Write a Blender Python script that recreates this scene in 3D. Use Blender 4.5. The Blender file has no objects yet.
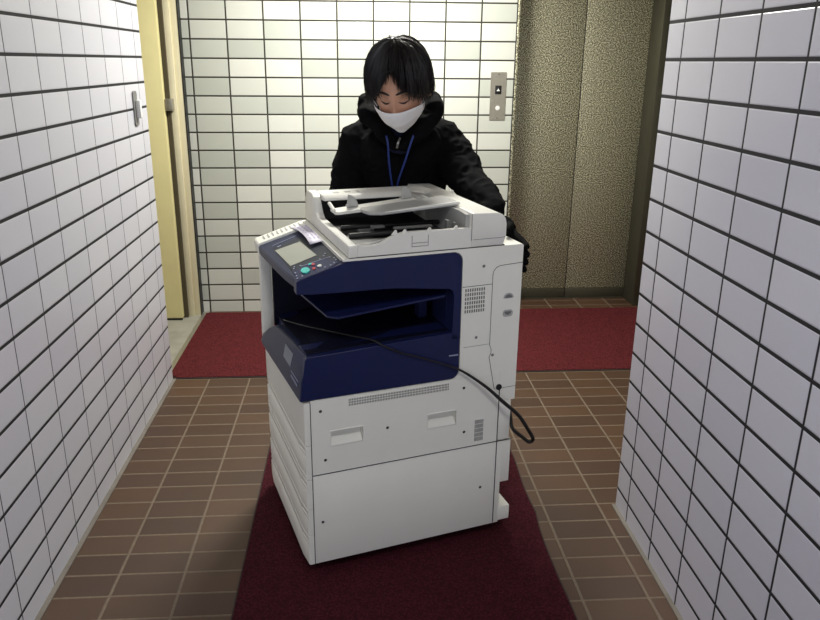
import bpy, bmesh, math, random
from math import sin, cos, pi, radians
from mathutils import Vector, Matrix, noise

random.seed(7)
COL = bpy.context.scene.collection

# ------------------------------------------------------------------ helpers
def tag(o, label=None, cat=None, group=None, kind=None):
    if label: o['label'] = label
    if cat: o['category'] = cat
    if group: o['group'] = group
    if kind: o['kind'] = kind
    return o

def empty(name, loc=(0, 0, 0), rz=0.0):
    o = bpy.data.objects.new(name, None)
    COL.objects.link(o)
    o.location = loc
    o.rotation_euler = (0, 0, rz)
    o.empty_display_size = .1
    return o

def link_mesh(name, me, mat, parent=None, smooth=True):
    o = bpy.data.objects.new(name, me)
    COL.objects.link(o)
    if mat is not None:
        me.materials.clear()
        for m in (mat if isinstance(mat, (list, tuple)) else [mat]):
            me.materials.append(m)
    if parent is not None: o.parent = parent
    return o

def obj(name, bm, mat, parent=None, smooth=35):
    bmesh.ops.recalc_face_normals(bm, faces=bm.faces[:])
    me = bpy.data.meshes.new(name)
    bm.to_mesh(me); bm.free()
    if smooth:
        for p in me.polygons: p.use_smooth = True
        try: me.set_sharp_from_angle(angle=radians(smooth))
        except Exception: pass
    return link_mesh(name, me, mat, parent)

def bx(bm, u0, u1, v0, v1, z0, z1, bev=0.0, seg=2):
    vs = [bm.verts.new((x, y, z)) for z in (z0, z1) for y in (v0, v1) for x in (u0, u1)]
    fs = [(0, 2, 3, 1), (4, 5, 7, 6), (0, 1, 5, 4), (2, 6, 7, 3), (0, 4, 6, 2), (1, 3, 7, 5)]
    faces = [bm.faces.new([vs[i] for i in f]) for f in fs]
    if bev > 0:
        es = list({e for f in faces for e in f.edges})
        bmesh.ops.bevel(bm, geom=es, offset=bev, segments=seg, affect='EDGES', profile=.5)

def prism(bm, prof, a0, a1, axis='y', bev=0.0, seg=2):
    """extrude polygon prof; axis y: (x,z), axis x: (y,z), axis z: (x,y)"""
    def mk(p, a):
        if axis == 'y': return (p[0], a, p[1])
        if axis == 'x': return (a, p[0], p[1])
        return (p[0], p[1], a)
    A = [bm.verts.new(mk(p, a0)) for p in prof]
    B = [bm.verts.new(mk(p, a1)) for p in prof]
    n = len(prof)
    faces = [bm.faces.new(A), bm.faces.new(B[::-1])]
    for i in range(n):
        faces.append(bm.faces.new([A[i], B[i], B[(i + 1) % n], A[(i + 1) % n]]))
    bmesh.ops.recalc_face_normals(bm, faces=faces)
    if bev > 0:
        es = list({e for f in faces for e in f.edges})
        bmesh.ops.bevel(bm, geom=es, offset=bev, segments=seg, affect='EDGES', profile=.5, clamp_overlap=True)

def plate(bm, poly, n, th):
    """flat polygon (3-D points) extruded by th along n"""
    n = Vector(n).normalized() * th
    A = [bm.verts.new(p) for p in poly]
    B = [bm.verts.new(Vector(p) + n) for p in poly]
    k = len(poly)
    bm.faces.new(A); bm.faces.new(B[::-1])
    for i in range(k):
        bm.faces.new([A[i], B[i], B[(i + 1) % k], A[(i + 1) % k]])

def rrect(x0, x1, y0, y1, r, seg=5, corners=(1, 1, 1, 1)):
    """rounded rectangle outline, corners: bl, br, tr, tl"""
    out = []
    for (cx, cy, a0, on) in ((x0 + r, y0 + r, pi, corners[0]), (x1 - r, y0 + r, 1.5 * pi, corners[1]),
                             (x1 - r, y1 - r, 0, corners[2]), (x0 + r, y1 - r, .5 * pi, corners[3])):
        if on:
            for i in range(seg + 1):
                a = a0 + .5 * pi * i / seg
                out.append((cx + r * cos(a), cy + r * sin(a)))
        else:
            a = a0 + .25 * pi
            out.append((cx + r * (1 if cos(a) > 0 else -1), cy + r * (1 if sin(a) > 0 else -1)))
    return out

def disc(bm, c, axis, r, h, n=16, r2=None):
    ax = Vector(axis).normalized()
    t = ax.orthogonal().normalized(); s = ax.cross(t)
    r2 = r if r2 is None else r2
    A = [bm.verts.new(Vector(c) + (t * cos(2 * pi * i / n) + s * sin(2 * pi * i / n)) * r) for i in range(n)]
    B = [bm.verts.new(Vector(c) + ax * h + (t * cos(2 * pi * i / n) + s * sin(2 * pi * i / n)) * r2) for i in range(n)]
    bm.faces.new(A); bm.faces.new(B[::-1])
    for i in range(n):
        bm.faces.new([A[i], B[i], B[(i + 1) % n], A[(i + 1) % n]])

def tube(bm, pts, rad, n=8, cap=True):
    pts = [Vector(p) for p in pts]
    rings = []
    prev = None
    for i, p in enumerate(pts):
        d = (pts[min(i + 1, len(pts) - 1)] - pts[max(i - 1, 0)]).normalized()
        t = d.orthogonal().normalized() if prev is None else (prev - d * prev.dot(d)).normalized()
        prev = t
        s = d.cross(t)
        r = rad[i] if isinstance(rad, (list, tuple)) else rad
        rings.append([bm.verts.new(p + (t * cos(2 * pi * k / n) + s * sin(2 * pi * k / n)) * r) for k in range(n)])
    for a, b in zip(rings, rings[1:]):
        for k in range(n):
            bm.faces.new([a[k], a[(k + 1) % n], b[(k + 1) % n], b[k]])
    if cap:
        bm.faces.new(rings[0][::-1]); bm.faces.new(rings[-1])

def smooth_path(pts, sub=8):
    P = [Vector(p) for p in pts]
    P = [P[0] * 2 - P[1]] + P + [P[-1] * 2 - P[-2]]
    out = []
    for i in range(1, len(P) - 2):
        for k in range(sub):
            t = k / sub
            a, b, c, d = P[i - 1], P[i], P[i + 1], P[i + 2]
            out.append(.5 * ((2 * b) + (c - a) * t + (2 * a - 5 * b + 4 * c - d) * t * t + (3 * b - a - 3 * c + d) * t ** 3))
    out.append(P[-2])
    return out

# ------------------------------------------------------------------ materials
class NT:
    def __init__(s, name):
        s.m = bpy.data.materials.new(name); s.m.use_nodes = True
        s.t = s.m.node_tree; s.b = s.t.nodes['Principled BSDF']
    def n(s, typ, **kw):
        nd = s.t.nodes.new(typ)
        for k, v in kw.items(): setattr(nd, k, v)
        return nd
    def l(s, a, b): s.t.links.new(a, b)
    def val(s, x, sock):
        if isinstance(x, (int, float)): sock.default_value = x
        else: s.l(x, sock)
    def math(s, op, a, b=None, c=None):
        nd = s.n('ShaderNodeMath', operation=op)
        s.val(a, nd.inputs[0])
        if b is not None: s.val(b, nd.inputs[1])
        if c is not None: s.val(c, nd.inputs[2])
        return nd.outputs[0]
    def ramp(s, fac, stops):
        r = s.n('ShaderNodeValToRGB')
        els = r.color_ramp.elements
        while len(els) < len(stops): els.new(.5)
        for e, (p, c) in zip(els, stops):
            e.position = p; e.color = (*c, 1)
        s.l(fac, r.inputs[0]); return r.outputs[0]
    def mix(s, f, a, b):
        nd = s.n('ShaderNodeMix', data_type='RGBA')
        s.val(f, nd.inputs[0])
        for x, k in ((a, 6), (b, 7)):
            if isinstance(x, tuple): nd.inputs[k].default_value = (*x, 1)
            else: s.l(x, nd.inputs[k])
        return nd.outputs[2]
    def coord(s, kind='Object'):
        return s.n('ShaderNodeTexCoord').outputs[kind]
    def noise(s, scale, detail=3, vec=None, rough=.5):
        nd = s.n('ShaderNodeTexNoise')
        nd.inputs['Scale'].default_value = scale; nd.inputs['Detail'].default_value = detail
        nd.inputs['Roughness'].default_value = rough
        if vec is not None: s.l(vec, nd.inputs['Vector'])
        return nd.outputs['Fac']
    def bump(s, h, strength=.3, dist=.002):
        b = s.n('ShaderNodeBump'); b.inputs['Strength'].default_value = strength; b.inputs['Distance'].default_value = dist
        s.l(h, b.inputs['Height']); s.l(b.outputs[0], s.b.inputs['Normal'])

def lin(c):
    return tuple((x / 255 / 12.92 if x / 255 <= .04045 else ((x / 255 + .055) / 1.055) ** 2.4) for x in c)

def plain(name, rgb, rough=.5, metal=0.0, var=.06, nscale=8, spec=.5, bump=0, bscale=300, trans=0):
    k = NT(name)
    c = lin(rgb)
    f = k.noise(nscale, 3, k.coord())
    k.l(k.ramp(f, [(.3, tuple(x * (1 - var) for x in c)), (.7, tuple(min(1, x * (1 + var)) for x in c))]), k.b.inputs['Base Color'])
    k.b.inputs['Roughness'].default_value = rough
    k.b.inputs['Metallic'].default_value = metal
    k.b.inputs['Specular IOR Level'].default_value = spec
    if bump: k.bump(k.noise(bscale, 2, k.coord()), bump, .001)
    return k.m

def tile_mat(name, ax, a0, H, z0, Vp, jh, jv, col_a, col_b, joint, rough=.25, sat_rand=.5):
    k = NT(name)
    sp = k.n('ShaderNodeSeparateXYZ'); k.l(k.coord(), sp.inputs[0])
    a = k.math('DIVIDE', k.math('SUBTRACT', sp.outputs[ax], a0), H)
    bz = 'Z' if ax != 'XY' else None
    b = k.math('DIVIDE', k.math('SUBTRACT', sp.outputs['Z'], z0), Vp)
    return _grid(k, a, b, H, Vp, jh, jv, col_a, col_b, joint, rough)

def _grid(k, a, b, H, Vp, jh, jv, col_a, col_b, joint, rough, bumpd=.0015, extra=None):
    def edge(c, size):
        fr = k.math('FRACT', c)
        d = k.math('MINIMUM', fr, k.math('SUBTRACT', 1.0, fr))
        return k.math('MULTIPLY', d, size)
    da, db = edge(a, H), edge(b, Vp)
    def st(d, w):
        nd = k.n('ShaderNodeMapRange', interpolation_type='SMOOTHSTEP')
        k.l(d, nd.inputs[0]); nd.inputs[1].default_value = w / 2 - .0006; nd.inputs[2].default_value = w / 2 + .0006
        return nd.outputs[0]
    m = k.math('MULTIPLY', st(da, jv), st(db, jh))
    cm = k.n('ShaderNodeCombineXYZ'); k.l(k.math('FLOOR', a), cm.inputs[0]); k.l(k.math('FLOOR', b), cm.inputs[1])
    wn = k.n('ShaderNodeTexWhiteNoise', noise_dimensions='3D'); k.l(cm.outputs[0], wn.inputs['Vector'])
    base = k.mix(wn.outputs['Value'], col_a, col_b)
    if extra: base = extra(k, base)
    jn = k.mix(k.noise(60, 3, k.coord()), tuple(x * .7 for x in joint), tuple(x * 1.3 for x in joint))
    k.l(k.mix(m, jn, base), k.b.inputs['Base Color'])
    k.l(k.math('SUBTRACT', .85, k.math('MULTIPLY', m, .85 - rough)), k.b.inputs['Roughness'])
    def st2(d, w):
        nd = k.n('ShaderNodeMapRange', interpolation_type='SMOOTHSTEP')
        k.l(d, nd.inputs[0]); nd.inputs[1].default_value = w / 2 - .0008; nd.inputs[2].default_value = w / 2 + .003
        return nd.outputs[0]
    h = k.math('MULTIPLY', st2(da, jv), st2(db, jh))
    h2 = k.math('ADD', h, k.math('MULTIPLY', k.noise(14, 2, k.coord()), .35))
    k.bump(h2, .6, bumpd)
    return k.m

V = .105
Z0 = 15.709 * V
GRT = lin((48, 46, 44))
M = {}
M['tile_left'] = tile_mat('white_tile_left', 'Y', 24.80 * V, 1.8517 * V, Z0, V, .0100, .0038, lin((196, 196, 206)), lin((204, 204, 212)), lin((20, 20, 22)))
M['tile_right'] = tile_mat('white_tile_right', 'Y', 19.373 * V, 1.8647 * V, Z0, V, .0100, .007, lin((196, 195, 207)), lin((203, 202, 213)), lin((20, 19, 24)))
M['tile_back'] = tile_mat('white_tile_back', 'X', -8.943 * V, 1.99 * V, Z0, V, .009, .009, lin((184, 188, 178)), lin((222, 223, 214)), lin((50, 48, 42)))
k = NT('quarry_floor_tile')
sp = k.n('ShaderNodeSeparateXYZ'); k.l(k.coord(), sp.inputs[0])
fa = k.math('DIVIDE', k.math('SUBTRACT', sp.outputs['X'], -7.143 * V), 1.9154 * V)
fb = k.math('DIVIDE', k.math('SUBTRACT', sp.outputs['Y'], 28.486 * V), .8938 * V)
def dirt(k, base):
    n = k.noise(7, 5, k.coord())
    return k.mix(k.math('MULTIPLY', n, .45), base, lin((52, 36, 27)))
M['floor'] = _grid(k, fa, fb, 1.9154 * V, .8938 * V, .0065, .0075, lin((70, 48, 33)), lin((88, 62, 42)), lin((112, 98, 82)), .5, .0012, dirt)
M['ceiling'] = plain('ceiling_board', (225, 222, 214), .8)
M['plaster'] = plain('plaster', (214, 210, 200), .8)
M['concrete'] = plain('concrete_floor', (150, 148, 136), .7, var=.15, bump=.3)
M['grout'] = plain('grey_grout', (118, 112, 104), .85, var=.15)
M['white'] = plain('copier_white', (240, 239, 228), .42, var=.015, bump=.12, bscale=900)
M['white2'] = plain('copier_white_smooth', (232, 231, 222), .35, var=.015)
M['lightgrey'] = plain('copier_light_grey', (176, 176, 172), .4)
M['midgrey'] = plain('copier_mid_grey', (112, 112, 110), .5)
M['gap'] = plain('shadow_gap', (70, 62, 44), .8)
M['seam'] = plain('seam_shadow_gap', (62, 60, 56), .8)
M['navy'] = plain('copier_navy', (21, 29, 72), .42, var=.05, spec=.4)
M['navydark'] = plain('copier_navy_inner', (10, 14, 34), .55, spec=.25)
M['slate'] = plain('panel_slate', (34, 41, 70), .4, spec=.3)
M['panelblue'] = plain('panel_blue', (27, 34, 76), .4, spec=.3)
M['black'] = plain('black_plastic', (16, 16, 17), .5)
M['screen'] = plain('lcd_glass', (158, 160, 150), .25, var=.03, spec=.6)
M['bezel'] = plain('lcd_bezel', (32, 37, 52), .4, spec=.3)
M['teal'] = plain('teal_button', (70, 196, 184), .4)
M['redb'] = plain('red_button', (196, 70, 78), .4)
M['btn'] = plain('white_button', (226, 226, 222), .4)
M['ink'] = plain('pale_print', (150, 156, 178), .6)
M['inklilac'] = plain('lilac_ink', (204, 196, 222), .7)
M['paper'] = plain('paper', (232, 228, 240), .6)
M['sticker'] = plain('sticker', (126, 130, 142), .4)
M['rubber'] = plain('cord_rubber', (20, 18, 17), .5)
M['steel'] = plain('brushed_steel', (172, 168, 156), .38, .75, var=.05, nscale=60)
M['cream'] = plain('cream_paint', (232, 222, 164), .45, var=.03)
M['frame'] = plain('cream_frame_paint', (226, 218, 186), .45, var=.04)
M['jamb'] = plain('dark_jamb_metal', (84, 82, 70), .4, .5)
M['skin'] = plain('skin', (206, 156, 128), .5, var=.05, nscale=30)
M['lip'] = plain('lash_dark', (48, 34, 30), .6)
M['mask'] = plain('mask_white', (238, 236, 236), .8, var=.02, bump=.2, bscale=700)
M['cloth'] = plain('black_hoodie', (14, 14, 16), .95, var=.15, spec=.06, bump=.5, bscale=500)
M['shirt'] = plain('navy_shirt', (30, 34, 58), .9, spec=.2)
M['trousers'] = plain('dark_trousers', (28, 29, 34), .9, spec=.2)
M['shoe'] = plain('black_shoe', (24, 22, 22), .5)
M['glove'] = plain('black_glove', (11, 11, 12), .92, spec=.08, bump=.4, bscale=600)
M['lanyard'] = plain('blue_lanyard', (26, 48, 118), .6)
M['zip'] = plain('zip_metal', (150, 148, 142), .35, .8)
M['hair'] = plain('black_hair', (24, 20, 19), .38, var=.3, spec=.5)
k = NT('elevator_texture')
n1 = k.noise(150, 1.5, k.coord(), .8)
k.l(k.ramp(n1, [(.38, lin((66, 64, 50))), (.5, lin((150, 147, 122))), (.61, lin((240, 237, 208)))]), k.b.inputs['Base Color'])
k.b.inputs['Metallic'].default_value = .6; k.b.inputs['Roughness'].default_value = .5
k.bump(n1, .5, .0015); M['elev'] = k.m
def carpet(name, rgb):
    k = NT(name); c = lin(rgb)
    vo = k.n('ShaderNodeTexVoronoi'); vo.inputs['Scale'].default_value = 140; k.l(k.coord(), vo.inputs['Vector'])
    f = k.math('ADD', k.math('MULTIPLY', vo.outputs['Distance'], .9), k.math('MULTIPLY', k.noise(20, 4, k.coord()), .3))
    k.l(k.ramp(f, [(.15, tuple(x * 1.35 for x in c)), (.75, tuple(x * .55 for x in c))]), k.b.inputs['Base Color'])
    k.b.inputs['Roughness'].default_value = .95; k.b.inputs['Specular IOR Level'].default_value = .15
    inv = k.math('SUBTRACT', 1.0, f); k.bump(inv, .8, .003); return k.m
M['mat_red'] = carpet('red_mat_pile', (96, 35, 39))
M['mat_maroon'] = carpet('maroon_runner_pile', (72, 25, 34))
M['mat_edge'] = plain('mat_rubber_edge', (48, 34, 32), .8)
k = NT('lamp_diffuser'); k.b.inputs['Emission Color'].default_value = (1, .97, .9, 1); k.b.inputs['Emission Strength'].default_value = 4; M['lamp'] = k.m

# ------------------------------------------------------------------ setting
XL, XR, YB = -.9323, .9241, 4.2757
CZ = 2.5
def struct(name, bm, mat, label, cat, parent=None, smooth=None):
    o = obj(name, bm, mat, parent, smooth)
    if parent is None: tag(o, label, cat, kind='structure')
    return o

b = bmesh.new(); bx(b, XL - .12, 3.4, -2.6, 4.62, -.1, 0)
struct('floor', b, M['floor'], 'brown rectangular quarry tile floor with pale joints', 'floor')
b = bmesh.new(); bx(b, -2.2, 3.5, -2.6, 4.8, CZ, CZ + .1)
struct('ceiling', b, M['ceiling'], 'plain off-white ceiling above the corridor and lift hall', 'ceiling')
b = bmesh.new(); bx(b, XL - .12, XL, -2.6, 3.276, 0, CZ)
struct('wall_left', b, M['tile_left'], 'white rectangular tile wall with dark joints left of the copier', 'wall')
b = bmesh.new(); bx(b, XR, XR + .15, -2.6, 2.135, 0, CZ)
struct('wall_right', b, M['tile_right'], 'white rectangular tile wall with dark joints on the right side', 'wall')
# back wall: tiled piece between door frame and lift, lintel above the lift
b = bmesh.new(); bx(b, -.985, .937, YB, YB + .3, 0, CZ); bx(b, .937, 1.83, YB, YB + .3, 2.12, CZ); bx(b, 1.86, 3.4, YB, YB + .3, 0, CZ)
struct('wall_back', b, M['tile_back'], 'white tile wall with small horizontal tiles behind the man', 'wall')
b = bmesh.new(); bx(b, 3.4, 3.5, 1.9, 4.62, 0, CZ); bx(b, XR + .15, 3.5, 1.985, 2.135, 0, CZ)
struct('wall_hall', b, M['plaster'], 'plain wall closing the lift hall beyond the right tile wall', 'wall')
# grout fillets at the foot of the side walls
b = bmesh.new(); bx(b, XL, XL + .016, -2.6, 3.276, 0, .004)
struct('baseboard_left', b, M['grout'], 'thin grey grout strip along the foot of the left tile wall', 'trim')
b = bmesh.new(); bx(b, XR - .014, XR, -2.6, 2.135, 0, .004)
struct('baseboard_right', b, M['grout'], 'thin grey grout strip along the foot of the right tile wall', 'trim')
# side room beyond the left door
b = bmesh.new(); bx(b, -2.2, XL - .12, 3.0, 4.62, -.1, .0)
bx(b, XL - .12, XL - .045, 3.276, 4.2757, 0, .002)
struct('floor_side_room', b, M['concrete'], 'pale worn concrete floor beyond the open cream door', 'floor')
b = bmesh.new(); bx(b, -2.3, -2.2, 2.9, 4.7, 0, CZ); bx(b, -2.2, XL - .12, 2.9, 3.0, 0, CZ); bx(b, -2.2, -1.11, 4.38, 4.5, 0, CZ); bx(b, XL - .12, XL, 3.276, 4.2757, 2.12, CZ)
struct('wall_side_room', b, M['plaster'], 'plain plaster walls of the side room behind the cream door', 'wall')
b = bmesh.new()
bx(b, XL - .05, XL - .012, 3.276, 4.262, 0, .006, .002)
struct('trim_1', b, M['steel'], 'pale metal door threshold strip beside the red cross mat', 'trim')
# door 1: cream steel door swung open into the side room
d1 = empty('door_1', (-1.079, 4.15, 0)); tag(d1, 'cream painted steel door standing open at the left of the hall', 'door', kind='structure')
b = bmesh.new(); bx(b, -.82, 0, -.02, .02, .012, 2.08, .003); obj('door_leaf', b, M['cream'], d1)
b = bmesh.new(); bx(b, -.02, .022, .022, .14, .0, 2.12); obj('door_gap_shade', b, M['gap'], d1)  # dark brown strip stands in for the shade in the hinge gap
b = bmesh.new()
bx(b, .019, .057, .045, .125, 0, 2.12, .002); bx(b, .057, .093, .062, .125, 0, 2.12, .002)
obj('door_frame', b, M['frame'], d1)
b = bmesh.new(); bx(b, .093, .0975, .06, .125, 0, CZ); obj('frame_sealant', b, M['black'], d1)
for hz in (1.29, 2.0):
    b = bmesh.new(); bx(b, .002, .042, -.012, .044, hz - .033, hz + .033, .003)
    for q in (-.02, .02): disc(b, (.026, -.012, hz + q), (0, -1, 0), .004, .003, 10)
    obj('hinge', b, M['steel'], d1)
b = bmesh.new(); bx(b, -.82, 0, -.026, -.02, .004, .012); obj('door_sweep', b, M['black'], d1)

# door 2: lift
d2 = empty('door_2', (1.37, 4.45, 0)); tag(d2, 'two panel lift door of mottled olive bronze metal', 'elevator door', kind='structure')
def panel(x0, x1):
    b = bmesh.new(); bx(b, x0, x1, 0, .03, .072, 2.12, .002); p = obj('door_panel', b, M['elev'], d2)
    b = bmesh.new(); bx(b, x0, x1, -.001, .03, .006, .071, .001); obj('kick_plate', b, M['jamb'], p)
panel(-.436, .031); panel(.037, .442)
b = bmesh.new(); bx(b, .0312, .0368, .004, .03, .006, 2.12); obj('centre_gap', b, M['black'], d2)
b = bmesh.new(); bx(b, -.4275, -.421, -.176, .03, 0, 2.12, .001); bx(b, -.4275, -.412, -.178, -.168, 0, 2.12, .003)
obj('left_jamb', b, M['elev'], d2)
b = bmesh.new(); bx(b, -.433, -.4275, -.1765, .0, 0, 2.12); obj('jamb_sealant', b, M['black'], d2)
b = bmesh.new(); bx(b, .442, .485, -.174, .03, 0, 2.12, .002); obj('right_jamb', b, M['jamb'], d2)
b = bmesh.new(); bx(b, -.436, .442, -.01, .16, 0, .005); obj('sill', b, M['jamb'], d2)
b = bmesh.new(); bx(b, -.434, .444, .032, .09, 0, 2.12); obj('shaft_cover', b, M['black'], d2)

# call plate
cp = empty('call_button_plate', (.8475, YB, 1.34)); tag(cp, 'steel lift call plate with arrow window and round button on back wall', 'elevator call panel')
b = bmesh.new(); prism(b, rrect(-.0475, .0475, -.139, .139, .004), -.004, -.0001, 'y', .001, 1); obj('plate', b, M['steel'], cp)
b = bmesh.new(); bx(b, -.019, .019, -.0055, -.004, .012, .062, .001); dsp = obj('display', b, M['black'], cp)
b = bmesh.new(); prism(b, [(-.009, .03), (.009, .03), (.009, .036), (.005, .036), (0, .047), (-.005, .036), (-.009, .036)], -.0065, -.0054, 'y'); obj('arrow', b, M['btn'], dsp, None)
b = bmesh.new(); disc(b, (0, -.004, -.068), (0, -1, 0), .0135, .003, 24); disc(b, (0, -.007, -.068), (0, -1, 0), .009, .001, 24); obj('call_button', b, M['btn'], cp)
for q in (-.127, .127):
    b = bmesh.new(); disc(b, (0, -.004, q), (0, -1, 0), .0035, .001, 10); obj('screw', b, M['seam'], cp)

# door catch on left wall
ch = empty('door_catch', (XL, 3.103, 1.336)); tag(ch, 'small grey metal door catch screwed to the left tile wall', 'door catch')
b = bmesh.new(); prism(b, rrect(-.026, .026, -.072, .072, .012), .0001, .006, 'x', .001, 1); obj('base_plate', b, M['midgrey'], ch)
b = bmesh.new(); bx(b, .006, .026, -.008, .014, -.04, .035, .004); obj('latch', b, M['btn'], ch)

# ------------------------------------------------------------------ mats
def mat_thing(name, outline, z, th, material, label, group=None):
    t = empty(name, (0, 0, 0)); tag(t, label, 'floor mat', group)
    b = bmesh.new(); prism(b, outline, z + .0002, z + th, 'z'); obj('backing', b, M['mat_edge'], t, None)
    cx = sum(p[0] for p in outline) / len(outline); cy = sum(p[1] for p in outline) / len(outline)
    inn = [(p[0] + (.005 if p[0] < cx else -.005), p[1] + (.008 if p[1] < cy else -.008)) for p in outline]
    b = bmesh.new(); prism(b, inn, z + th, z + th + .003, 'z'); obj('pile', b, material, t, None)
    return t
mat_thing('floor_mat', [(-.925, 3.275), (2.9, 3.275), (2.9, 4.222), (-.962, 4.24), (-.962, 3.29), (-.925, 3.288)], 0, .005, M['mat_red'],
          'wide red carpet mat lying across the hall in front of the lift')
out = [(-.375, -1.6), (-.375, 3.26)]
right = []
for i in range(60):
    y = 3.26 - i * (4.86 / 59)
    w = .618 + .006 * sin(y * 5.1 + 1) + .008 * noise.noise(Vector((y * 4, 0, 3)))
    if 2.0 < y < 2.2: w += .01 * sin((y - 2.0) / .2 * pi)
    right.append((w, y))
mat_thing('floor_mat', (out + right), 0, .004, M['mat_maroon'], 'long maroon carpet runner under the copier leading to the viewer')

# ------------------------------------------------------------------ COPIER
TH = radians(16.3)
O = Vector((-.151, 1.8205, .0072))
C = empty('photocopier', O, TH)
tag(C, 'large white and navy office photocopier standing on the maroon runner', 'photocopier')
W = .535; ZB = .045
def seamline(pts, r=.0009, v=-.0004, parent=C, name='panel_seam'):
    b = bmesh.new(); tube(b, [(p[0], v, p[1]) for p in pts], r, 6); return obj(name, b, M['seam'], parent)
DZ = -.0072   # heights below were measured from the floor
C.location.z = 0.0

def cells(bm, us, zs, solid, y0, y1):
    """boxes grid in (u,z); solid(i,j) -> front depth"""
    for i in range(len(us) - 1):
        for j in range(len(zs) - 1):
            f = solid(i, j)
            if f is None: continue
            bx(bm, us[i], us[i + 1], f, y1, zs[j], zs[j + 1])

# lower cabinet body
b = bmesh.new()
bx(b, .011, .64, 0, W, ZB, .3555, .003)
bx(b, .60, .674, .004, W - .004, .197, .3555, .003)
obj('cabinet_body', b, M['white'], C)
b = bmesh.new(); bx(b, .63, .682, .0, W, .05, .104, .005); obj('cabinet_foot', b, M['white'], C)
b = bmesh.new(); bx(b, .03, .62, .02, W - .02, ZB - .012, ZB); obj('chassis_base', b, M['black'], C)
for (cu, cv) in ((.07, .07), (.58, .07), (.07, W - .07), (.58, W - .07)):
    t = bmesh.new(); bx(t, cu - .022, cu + .022, cv - .018, cv + .018, .028, ZB - .01, .002)
    disc(t, (cu, cv - .012, .0262), (0, 1, 0), .0185, .024, 20); obj('caster', t, M['black'], C)

# drawers: front (u<0.011), each with a grip groove
def bow(v, a=-.02, d=.022):       # plan outline of the bowed front
    s = min(max(v / W, 0), 1)
    return a - d * (s ** 1.1)
def front_block(z0, z1, name, groove=True, a0=-.014, mat=None):
    b = bmesh.new()
    N = 10
    vs = [W * i / N for i in range(N + 1)]
    def sec(z, inset):
        return [(bow(v, a0) + inset + (.01 if i in (0, N) else 0), v, z) for i, v in enumerate(vs)]
    g0, g1 = z1 - .040, z1 - .020
    if groove: levels = [(z0, .004), (z0 + .003, 0), (g0, 0), (g0 + .004, .003), (g1 - .002, .012), (g1, .002), (z1 - .003, 0), (z1, .004)]
    else: levels = [(z0, .004), (z0 + .003, 0), (z1 - .003, 0), (z1, .004)]
    rows = []
    for li, (z, ins) in enumerate(levels):
        r = []
        for i, v in enumerate(vs):
            gi = ins
            if groove and ins >= .004 and 0 < li < len(levels) - 1 and not (.06 < v < W - .05): gi = 0
            e = .006 if i in (0, N) else 0
            r.append(b.verts.new((bow(v, a0) + gi + e, v, z)))
        rows.append(r)
    for r0, r1 in zip(rows, rows[1:]):
        for i in range(N): b.faces.new([r0[i], r0[i + 1], r1[i + 1], r1[i]])
    back = [[b.verts.new((.0095, v, z)) for v in (0, W)] for z in (z0, z1)]
    lv = [l[0] for l in levels]
    b.faces.new([r[0] for r in rows] + [back[1][0], back[0][0]])
    b.faces.new([r[N] for r in rows][::-1] + [back[0][1], back[1][1]])
    b.faces.new(rows[0][::-1] + [back[0][0], back[0][1]])
    b.faces.new(rows[-1] + [back[1][1], back[1][0]])
    b.faces.new([back[0][0], back[1][0], back[1][1], back[0][1]])
    return obj(name, b, mat or M['white'], C, 40)
for z0, z1 in ((.0465, .15), (.152, .243), (.245, .3435)):
    front_block(z0, z1, 'paper_drawer')
front_block(.3455, .362, 'front_rail', False)
front_block(.364, .458, 'paper_drawer')
# front cover lower (tray 1 / white chin) rising towards the navy cover
b = bmesh.new()
b.free()
front_block(.46, .596, 'front_door', False)
b = bmesh.new(); bx(b, .0, .008, .001, .003, .05, .355)
b.free()

# side cover (near side), lower with two hand grips; thin panel in front of the core
us = [.011, .07, .167, .377, .471, .6185]; zs = [.358, .448, .494, .601]
b = bmesh.new()
cells(b, us, zs, lambda i, j: (.022 if (i in (1, 3) and j == 1) else 0.0), 0, .03)
bmesh.ops.remove_doubles(b, verts=b.verts[:], dist=1e-5)
obj('lower_side_cover', b, M['white'], C, None)
for (g0, g1) in ((.07, .167), (.377, .471)):
    b = bmesh.new()
    f = .0035
    for (x0, x1, y0, y1) in ((g0 - f, g1 + f, .448 - f, .448), (g0 - f, g1 + f, .494, .494 + f), (g0 - f, g0, .448, .494), (g1, g1 + f, .448, .494)):
        bx(b, x0, x1, -.0015, .004, y0, y1, .0006, 1)
    prism(b, [(.0, .4485), (.0215, .4485), (.0215, .467)], g0 + .001, g1 - .001, 'x')
    obj('hand_grip', b, M['white2'], C, None)
b = bmesh.new(); bx(b, .012, .655, .03, W - .004, .357, .60, .003); bx(b, .64, .676, .03, W, .501, .602, .002)
bx(b, .60, .664, .004, .06, .357, .5, .002); obj('engine_core', b, M['white'], C)
b = bmesh.new(); bx(b, .621, .664, .0, .03, .36, .50, .002); bx(b, .6195, .676, .0, .03, .501, .6012); obj('rear_lower_cover', b, M['white'], C)

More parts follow.
